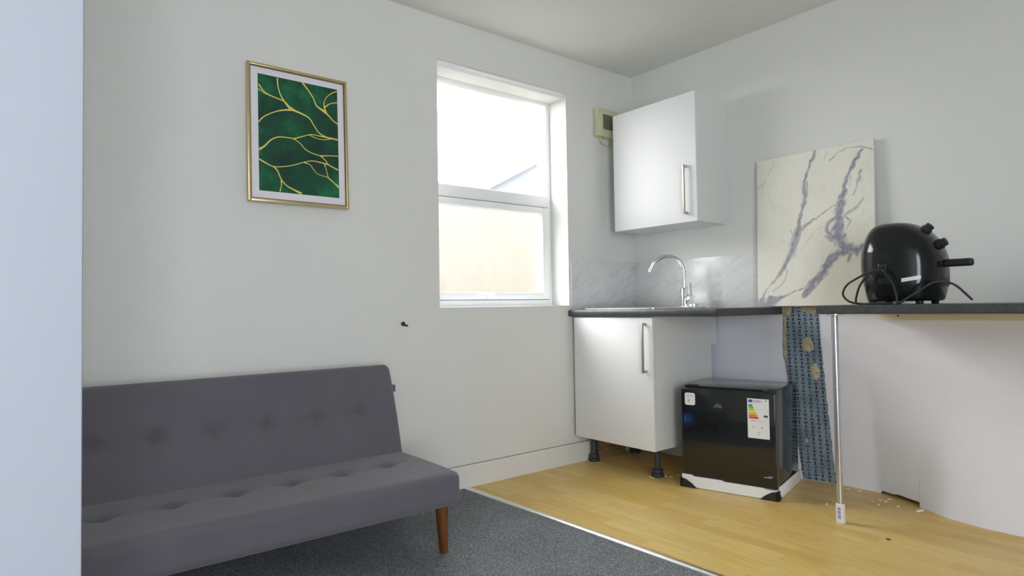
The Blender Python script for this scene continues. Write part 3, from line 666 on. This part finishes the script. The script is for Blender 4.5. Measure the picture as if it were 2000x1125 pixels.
acr = mx_*0.88-mz_*0.47 + 0.006*wob(22, 8); alg = mx_*0.47+mz_*0.88     # across / along the run of the veins
def nz(fa, fb, seed):
    return np.array([noise.noise((a*fa, b*fb, seed)) for a, b in zip(acr.ravel(), alg.ravel())]).reshape(acr.shape)
n1, n2, n3 = nz(75, 13, 1.0), nz(190, 32, 5.0), nz(40, 26, 9.0)
fray = np.clip(0.5+0.55*n1+0.40*n2, 0, 1); blot = np.clip(0.5+0.8*n3+0.3*n2, 0, 1)
vein = np.zeros_like(mx_); sc_w = (PX1-PX0)/650
for pts, inten in VN:
    P = [(hm(a, b)[0]*(PX1-PX0), hm(a, b)[1]*(PT-PB), w*sc_w) for a, b, w in pts]
    for (ax, az, aw), (bx, bz, bw) in zip(P, P[1:]):
        dx, dz = bx-ax, bz-az; l2 = dx*dx+dz*dz
        tt = np.clip(((wx-ax)*dx+(wz-az)*dz)/l2, 0, 1); dist = np.hypot(wx-ax-tt*dx, wz-az-tt*dz); w = aw+(bw-aw)*tt
        d2 = dist + (0.0015+0.75*w)*(fray-0.5) + 0.35*w*(blot-0.5)
        wash = np.clip((w*1.25-d2)/(0.0014+0.16*w), 0, 1); core = np.clip((w*1.15-d2-0.5*w*blot)/(0.001+0.20*w), 0, 1)
        vein = np.maximum(vein, inten*np.maximum(0.5*wash, core))
vein = np.clip(vein*(0.75+0.45*fray), 0, 1)
mb = MB(); lay = mb.bm.verts.layers.float.new('vein')
def py_(z): return -0.026+ (YW-0.0165+0.026)*(z-PB)/(PT-PB)
gv = []
for i in range(NX+1):
    row = []
    for j in range(NZ+1):
        v = mb.bm.verts.new((PX0+mx_[i, j], py_(PB+mz_[i, j])-0.013, PB+mz_[i, j])); v[lay] = float(vein[i, j]); row.append(v)
    gv.append(row)
for i in range(NX):
    for j in range(NZ): mb.bm.faces.new((gv[i][j], gv[i+1][j], gv[i+1][j+1], gv[i][j+1]))
pf = mb.build('marble_panel', M['marble'], smooth=0); tag(pf, 'cream marble-effect panel with grey veins leaning on the kitchen wall', 'panel')
mb = MB(); c0 = [(PX0, PB), (PX1, PB), (PX1, PT), (PX0, PT)]
vs = [(x, py_(z)-0.0129, z) for x, z in c0]+[(x, py_(z), z) for x, z in c0]
mb.raw(vs, [(4, 5, 6, 7), (0, 1, 5, 4), (1, 2, 6, 5), (2, 3, 7, 6), (3, 0, 4, 7), (0, 1, 2, 3)])
mb.build('panel_core', mat('panel_edge', (0.74, 0.72, 0.64), 0.6), pf, smooth=0)

# ------------------------------------------------------------------ wall cabinet
wc = thing('wall_cabinet', (0.40, -0.12, 1.383), 'white wall-hung kitchen cabinet above the sink', 'cabinet')
CY = -0.285; a0, a1, q0, q1 = 0.108, 0.704, 1.384, 2.098
mb = MB(); mb.box((a0, CY+0.021, q0), (a0+0.016, YW-0.001, q1)); mb.box((a1-0.018, CY+0.021, q0), (a1-0.002, YW-0.001, q1))
mb.box((a0+0.016, CY+0.021, q0), (a1-0.018, YW-0.001, q0+0.016)); mb.box((a0+0.016, CY+0.021, q1-0.016), (a1-0.018, YW-0.001, q1)); mb.box((a0+0.016, YW-0.02, q0+0.016), (a1-0.018, YW-0.01, q1-0.016))
mb.build('carcass', M['carcass'], wc, smooth=30)
wd = MB().box((a0, CY, q0-0.001), (a1, CY+0.019, q1), 0.0015).build('door', M['melamine'], wc)
bar_handle(wd, 0.640, CY, 1.424, 1.698)

fan = thing('extractor_fan', (0.0, -0.27, 2.08), 'yellowed cream box with dark square grille beside the wall cabinet', 'extractor fan')
fb = MB().box((0.0005, -0.345, 1.988), (0.042, -0.165, 2.168), 0.006).build('housing', M['cream_plastic'], fan)
mb = MB().box((0.040, -0.300, 2.035), (0.0435, -0.21, 2.130), 0.001)
for k in range(8): mb.box((0.043, -0.296, 2.040+k*0.0112), (0.0455, -0.214, 2.045+k*0.0112))
mb.build('grille', M['vent_dark'], fb)
MB().sweep(spline([(0.02, -0.30, 1.99), (0.012, -0.295, 1.965), (0.012, -0.26, 1.945), (0.012, -0.21, 1.95), (0.012, -0.17, 1.965)], 8), 0.0035, 8).build('cord', M['cream_plastic'], fan)

# ------------------------------------------------------------------ breakfast bar
BZ0, BZ1 = 0.8815, 0.9165
bar = thing('breakfast_bar', (1.95, -0.28, 0), 'dark slate breakfast bar top on a chrome pole leg', 'table')
pr = [(YW-0.001, BZ0), (-0.578, BZ0), (-0.583, BZ0+0.005), (-0.583, BZ1-0.008), (-0.580, BZ1-0.003), (-0.573, BZ1), (YW-0.001, BZ1)]
MB().prism(pr, 'x', 1.477, 2.75).build('top', M['worktop'], bar, smooth=40)
MB().prism([(YW-0.004, BZ0-0.0012), (-0.570, BZ0-0.0012), (-0.570, BZ0), (YW-0.004, BZ0)], 'x', 1.480, 2.748).build('underside', M['chipboard'], bar, smooth=0, label='bare pale chipboard underside')
for lx in (1.4935, 2.70):
    lg = MB().cyl((lx, -0.455, 0.07), (lx, -0.455, BZ0-0.0012), 0.0135, n=28).build('leg', M['dull_chrome'], bar, label='chrome tubular pole leg')
    MB().lathe((lx, -0.455, 0.8), [(0.0138, 0.07), (0.03, 0.074), (0.03, 0.0795)], 24).build('flange', M['chrome'], lg)
    ft = MB().lathe((lx, -0.455, 0), [(0.0175, 0), (0.0185, 0.003), (0.0175, 0.078), (0.0150, 0.080)], 28).build('foot', M['label'], lg, label='white paper wrapped foot with purple barcode')
MBx = MB()
for k in range(9):  # barcode lines printed round the wrapper
    zz = 0.018+k*0.0055
    a_ = [R(-100)+R(38)*q/6 for q in range(7)]
    vs = [(1.4935+0.0187*cos(a), -0.455+0.0187*sin(a), zz) for a in a_]+[(1.4935+0.0186*cos(a), -0.455+0.0186*sin(a), zz+(0.0036 if k % 3 else 0.0022)) for a in a_]
    MBx.raw(vs, [(q, q+1, 8+q, 7+q) for q in range(6)])
MBx.build('barcode', M['purple'], bar)
bt = thing('wall_batten', (2.1, YW, 0.86), 'cream painted timber batten under the breakfast bar', 'batten')
MB().box((1.505, -0.004, 0.842), (2.74, YW+0.01, BZ0-0.0013), 0.001).build('batten', M['batten'], bt)
MB().lathe((0, 0, 0), [(0.005, 0), (0.005, 0.002), (0.002, 0.003)], 12)
mb = MB().cyl((1.575, -0.006, 0.862), (1.575, -0.0035, 0.862), 0.004, n=12); mb.build('screw', M['dark'], bt)

# ------------------------------------------------------------------ mini fridge (local: x along the front, y depth, z up; origin at front left)
FA = R(14.0); FWd, FD = 0.464, 0.425
fr_ = thing('mini_fridge', (0.724, -0.495, 0.0), 'black tabletop mini fridge with energy label standing on white foam', 'fridge', rz=FA)
Bz, Tz = 0.047, 0.512
MB().box((0.004, 0.048, Bz), (FWd-0.004, FD-0.004, Tz-0.006), 0.004).build('body', M['fridge_side'], fr_, world=False)
MB().box((0.001, 0.040, Tz-0.010), (FWd-0.001, FD-0.006, Tz), 0.003).build('top_panel', M['gloss_black'], fr_, world=False)
fd = MB().box((0.0, 0.002, Bz+0.004), (FWd, 0.038, Tz-0.012), 0.005, 3).build('door', M['gloss_black'], fr_, world=False)
MB().box((0.008, 0.037, Bz+0.01), (FWd-0.008, 0.050, Tz-0.02)).build('door_seal', M['gasket'], fr_, world=False, smooth=0)
mb = MB().box((FWd-0.055, 0.006, Tz-0.013), (FWd-0.006, 0.055, Tz+0.003), 0.003); mb.box((FWd-0.035, 0.004, Tz-0.006), (FWd-0.008, 0.03, Tz+0.009), 0.004)
mb.build('hinge_cover', M['blackplastic'], fr_, world=False)
mb = MB().box((0.02, 0.03, Tz-0.002), (0.075, 0.06, Tz+0.005), 0.003); mb.build('top_clip', M['blackplastic'], fr_, world=False)
# foam tray and protective corners
mb = MB(); mb.prism([(0.0, 0.003), (FWd, 0.003), (FWd, 0.046), (FWd-0.05, 0.046), (FWd-0.06, 0.053), (0.215, 0.053), (0.205, 0.058), (0.06, 0.058), (0.05, 0.064), (0.0, 0.064)], 'y', -0.006, 0.001)
mb.box((0.0, 0.0, 0.002), (FWd, FD, 0.0465), 0.003); mb.box((FWd-0.002, 0.03, 0.002), (FWd+0.006, FD+0.004, 0.060), 0.003); mb.box((-0.006, 0.03, 0.002), (0.002, FD+0.004, 0.060), 0.003)
mb.build('foam_tray', M['foam'], fr_, world=False)
for sx_ in (0, 1):
    mb = MB(); xa = -0.008 if sx_ == 0 else FWd+0.008; sg = 1 if sx_ == 0 else -1
    mb.prism([(xa, 0.0), (xa+sg*0.085, 0.0), (xa+sg*0.060, 0.022), (xa+sg*0.030, 0.040), (xa, 0.046)], 'y', -0.011, 0.02)
    mb.prism([(-0.011, 0.0), (0.05, 0.0), (0.03, 0.022), (-0.011, 0.046)], 'x', min(xa, xa+sg*0.012), max(xa, xa+sg*0.012))
    mb.build('corner_foot', M['blackplastic'], fr_, world=False, label='black plastic corner foot')
# stickers on the door; front plane y = 0.002
def rrect(x0, x1, z0, z1, r, n=6):
    return [(x, z) for x, z, _ in rr(x0, x1, z0, z1, r, 0, n)]
st = MB().prism(rrect(0.021, 0.075, 0.398+0.018, 0.460+0.018, 0.010), 'y', 0.0012, 0.0022).build('square_sticker', M['label'], fd, world=False, smooth=0)
mb = MB().box((0.026, 0.0009, 0.463), (0.070, 0.0013, 0.466)); mb.box((0.030, 0.0009, 0.456), (0.066, 0.0013, 0.4575)); mb.prism([(0.042+0.006*cos(2*pi*k/12), 0.438+0.008*sin(2*pi*k/12)) for k in range(12)], 'y', 0.0009, 0.0013)
mb.build('sticker_print', M['grey_ink'], st, world=False, smooth=0)
mb = MB().prism([(0.038+0.033*cos(2*pi*k/40), 0.345+0.036*sin(2*pi*k/40)) for k in range(40)], 'y', 0.0012, 0.0022)
st = mb.build('round_sticker', M['blue_sticker'], fd, world=False, smooth=0, label='round blue sticker')
mb = MB(); mb.box((0.018, 0.0009, 0.326), (0.026, 0.0013, 0.360)); mb.box((0.034, 0.0009, 0.330), (0.039, 0.0013, 0.352)); mb.box((0.046, 0.0009, 0.336), (0.050, 0.0013, 0.358)); mb.box((0.014, 0.0009, 0.366), (0.05, 0.0013, 0.368))
mb.build('sticker_print', M['blue_light'], st, world=False, smooth=0)
mb = MB()  # small silver emblem of peaks
for x0_, x1_, xt, zt_ in ((0.170, 0.186, 0.180, 0.432), (0.180, 0.203, 0.191, 0.442), (0.196, 0.212, 0.203, 0.434)):
    mb.prism([(x0_, 0.416), (x1_, 0.416), ((x1_+xt)/2, 0.428), (xt, zt_), ((x0_+xt)/2, 0.426)], 'y', 0.0008, 0.0022)
mb.box((0.168, 0.0008, 0.412), (0.213, 0.0022, 0.4145)); mb.build('emblem', M['silver_print'], fd, world=False, smooth=0)
ex0, ex1, ez0, ez1 = 0.335, 0.436, 0.283, 0.472
lab = MB().box((ex0, 0.0010, ez0), (ex1, 0.0022, ez1)).build('energy_label', M['label'], fd, world=False, smooth=0, label='white energy rating label with coloured bands')
ew = ex1-ex0
mb = MB().box((ex0+0.006, 0.0007, ez1-0.018), (ex0+0.024, 0.0011, ez1-0.005)); text_mesh(mb, 'ENERG', 0.0135, (ex0+0.027, 0.0008, ez1-0.0165), (1, 0, 0), (0, 0, 1))
mb.build('label_header', M['blue_ink'], lab, world=False, smooth=0)
for k in range(7):
    zt_ = ez1-0.028-k*0.0098; w = 0.016+k*0.0046
    MB().prism([(ex0+0.006, zt_-0.0088), (ex0+0.006+w, zt_-0.0088), (ex0+0.006+w+0.004, zt_-0.0044), (ex0+0.006+w, zt_), (ex0+0.006, zt_)], 'y', 0.0007, 0.0011).build('energy_band', M['en%d' % k], lab, world=False, smooth=0)
zt_ = ez1-0.028-5*0.0098+0.0005
MB().prism([(ex1-0.007, zt_-0.0098), (ex1-0.007, zt_), (ex1-0.021, zt_), (ex1-0.026, zt_-0.0049), (ex1-0.021, zt_-0.0098)], 'y', 0.0007, 0.0011).build('rating_arrow', M['dark'], lab, world=False, smooth=0)
mb = MB(); text_mesh(mb, 'F', 0.009, (ex1-0.0175, 0.0004, zt_-0.0081), (1, 0, 0), (0, 0, 1)); mb.build('rating_letter', M['label'], lab, world=False, smooth=0)
for x, z, w, h_, nm in ((0.016, 0.081, 0.026, 0.004, 'model_line'), (0.044, 0.081, 0.032, 0.0015, 'model_line'), (0.024, 0.050, 0.005, 0.010, 'pictogram'), (0.064, 0.047, 0.006, 0.010, 'pictogram'), (0.042, 0.026, 0.016, 0.003, 'pictogram'), (0.045, 0.018, 0.010, 0.002, 'printed_line'), (0.083, 0.177, 0.009, 0.008, 'printed_square')):
    MB().box((ex0+x, 0.0007, ez0+z), (ex0+x+w, 0.0011, ez0+z+h_)).build(nm, M['grey_ink'], lab, world=False, smooth=0)
mb = MB(); mb.box((0.405, 0.001, 0.101), (0.440, 0.0022, 0.105)); mb.box((0.425, 0.001, 0.108), (0.446, 0.0022, 0.1105)); mb.build('grey_streaks', M['grey_ink'], fd, world=False, smooth=0)  # two thin pale grey strips low on the right of the door

# ------------------------------------------------------------------ air fryer
AX, AY = 1.709, -0.30
fry = thing('air_fryer', (AX, AY, BZ1), 'glossy black egg-shaped air fryer on the breakfast bar', 'air fryer')
S = 0.001925
def px2x(p): return 1.562+(p-1690)*S
prof = [(589, 1706, 1832), (586, 1701, 1837), (575, 1698, 1841), (560, 1695, 1844), (540, 1691, 1846.5), (520, 1689.5, 1847), (505, 1690, 1845.5), (490, 1692, 1841), (475, 1695.5, 1834), (462, 1700, 1824), (452, 1705, 1813), (444, 1711, 1800), (439, 1718, 1788), (436, 1728, 1774), (435, 1745, 1757)]
mb = MB(); rings = []; n = 56
fine = spline([Vector(p) for p in prof], 4)
for y_, l_, r_ in fine:
    z = BZ1+0.010 + (590-y_)*0.00212; xl, xr = px2x(l_), px2x(r_); cx_ = (xl+xr)/2; a_ = (xr-xl)/2; b_ = min(a_*1.0, 0.145); ex = 0.80
    rings.append([mb.bm.verts.new((cx_+a_*math.copysign(abs(cos(2*pi*k/n))**ex, cos(2*pi*k/n)), AY+b_*math.copysign(abs(sin(2*pi*k/n))**ex, sin(2*pi*k/n)), z)) for k in range(n)])
for A, B in zip(rings, rings[1:]):
    for k in range(n): mb.bm.faces.new((A[k], A[(k+1) % n], B[(k+1) % n], B[k]))
mb.bm.faces.new(rings[0][::-1]); mb.bm.faces.new(rings[-1])
mb.build('body', M['fryer'], fry, smooth=50)
for lx, ly in ((-0.09, -0.085), (0.085, -0.085), (-0.09, 0.085), (0.085, 0.085)):
    MB().lathe((AX+lx, AY+ly, BZ1), [(0.012, 0), (0.014, 0.004), (0.014, 0.014)], 14).build('foot', M['blackplastic'], fry)
for kx, kz, c_ in ((1.803, 1.213, (0.72, 0, 0.69)), (1.849, 1.152, (0.9, 0, 0.44))):
    d = Vector(c_).normalized(); p = Vector((kx, AY-0.02, kz))
    MB().sweep([p-d*0.014, p+d*0.010, p+d*0.012, p+d*0.026, p+d*0.028], [0.021, 0.021, 0.017, 0.016, 0.012], 20).build('dial', M['blackplastic'], fry)
mb = MB().box((1.83, AY-0.05, 0.985), (1.862, AY+0.05, 1.105), 0.008); mb.box((1.855, AY-0.018, 1.062), (1.955, AY+0.018, 1.092), 0.010, 3); mb.build('basket', M['blackplastic'], fry)
MB().box((1.556, AY-0.02, 1.093), (1.574, AY+0.02, 1.126), 0.003).build('side_clip', M['blackplastic'], fry)
# rear plate and cable inlet face the room
def skin(px, z):  # surface of the body on its room side
    best = min(fine, key=lambda q: abs(BZ1+0.010+(590-q[0])*0.00212-z)); xl, xr = px2x(best[1]), px2x(best[2]); cx_ = (xl+xr)/2; a_ = (xr-xl)/2; b_ = min(a_, 0.145)
    u = min(1, abs((px-cx_)/a_)); return AY-b_*(1-u**(2/0.80))**(0.80/2)
mb = MB().box((1.668, skin(1.685, 1.06)-0.004, 1.025), (1.702, skin(1.685, 1.06)+0.03, 1.082), 0.006); mb.sweep([(1.685, skin(1.685, 1.05)+0.01, 1.055), (1.685, skin(1.685, 1.05)-0.022, 1.055)], 0.010, 12)
mb.build('cable_inlet', M['gloss_black'], fry)
y1_ = skin(1.78, 1.0)-0.0015
mb = MB(); vs = []
for k in range(7):
    x = 1.752+0.062*k/6; vs += [(x, skin(x, 1.03)-0.0008, 1.008+0.01*k/6-0.004), (x, skin(x, 1.03)-0.0008, 1.023+0.01*k/6-0.004)]
mb.raw(vs, [(2*k, 2*k+2, 2*k+3, 2*k+1) for k in range(6)]); mb.build('rating_label', M['label'], fry, smooth=0, label='small white rating label')
cb = MB(); yy = skin(1.685, 1.05)-0.02
cb.sweep(spline([(1.683, yy+0.004, 1.058), (1.650, yy-0.012, 1.050), (1.610, yy-0.025, 1.028), (1.562, yy-0.02, 1.000), (1.540, yy-0.01, 0.962), (1.560, yy-0.005, 0.932), (1.600, yy-0.003, 0.9215), (1.66, yy-0.02, 0.9215), (1.735, yy-0.03, 0.9215)], 10), 0.0042, 10)
cb.sweep(spline([(1.687, yy+0.004, 1.060), (1.705, yy-0.012, 1.045), (1.735, yy-0.02, 1.000), (1.750, yy-0.025, 0.950), (1.756, yy-0.03, 0.9215), (1.785, yy-0.02, 0.940), (1.83, yy+0.0, 0.975), (1.87, yy+0.02, 1.00), (1.92, yy+0.05, 0.99), (1.97, yy+0.08, 0.93)], 10), 0.0042, 10)
cb.sweep(spline([(1.677, yy+0.006, 1.054), (1.640, yy-0.01, 1.035), (1.610, yy-0.014, 0.995), (1.594, yy-0.012, 0.95), (1.590, yy-0.01, 0.9215)], 10), 0.0042, 10)
cb.build('power_cable', M['cable'], fry)

# ------------------------------------------------------------------ odds and ends on the floor
o = MB().box((0.017, -0.385, 0.0), (0.040, -0.15, 0.105), 0.002).build('timber_offcut', M['brownwood']); tag(o, 'rough brown timber offcut on the floor under the base cabinet', 'timber')
def chip(x, y, s, label, grp, seed, long=1.0, m_='chip', name='plaster_chip', cat='plaster chip'):
    b = bmesh.new(); bmesh.ops.create_icosphere(b, subdivisions=1, radius=1)
    for v in b.verts:
        k = 1+0.35*noise.noise(v.co*1.3+Vector((seed, 0, 0))); v.co = Vector((v.co.x*s*long*k, v.co.y*s*k, max(-0.35, v.co.z)*s*0.4*k))
    mz = min(v.co.z for v in b.verts)
    bmesh.ops.transform(b, matrix=Matrix.Translation((x, y, -mz)) @ Matrix.Rotation(seed*1.9, 4, 'Z'), verts=b.verts)
    mb = MB(); mb.bm.free(); mb.bm = b
    return tag(mb.build(name, M[m_], smooth=0), label, cat, grp)
for i, (x, y, s) in enumerate([(0.511, -0.490, 0.007), (0.530, -0.490, 0.006), (0.556, -0.415, 0.007), (0.575, -0.395, 0.006), (0.578, -0.34, 0.006), (0.10, -0.470, 0.006)]):
    chip(x, y, s, 'white plaster crumb on the laminate by the base cabinet feet', 'plaster crumbs by the cabinet feet', i+1, 1.6)
for i, (x, y, s) in enumerate([(1.344, -0.257, 0.008), (1.40, -0.265, 0.008)]):
    chip(x, y, s, 'white plaster crumb on the laminate just behind the chrome pole leg', 'plaster crumbs by the pole leg', i+11)
for i, (x, y, s) in enumerate([(1.357, 0.055, 0.010), (1.30, 0.06, 0.006), (1.50, 0.03, 0.008), (1.503, -0.02, 0.007), (1.478, -0.013, 0.006), (1.50, -0.09, 0.007), (1.57, -0.057, 0.006), (1.46, -0.06, 0.005)]):
    chip(x, y, s, 'white plaster crumb along the foot of the damaged kitchen wall', 'plaster crumbs along the wall', i+21, 1.5)
chip(1.655, -0.05, 0.013, 'largest white plaster flake, by the black gap under the kitchen wall', None, 32.1, 2.2, name='plaster_flake', cat='plaster flake')
chip(1.702, -0.519, 0.010, 'small dark brown crumb on the open laminate floor', None, 41, 1.3, 'brownwood', 'dirt_crumb', 'crumb')
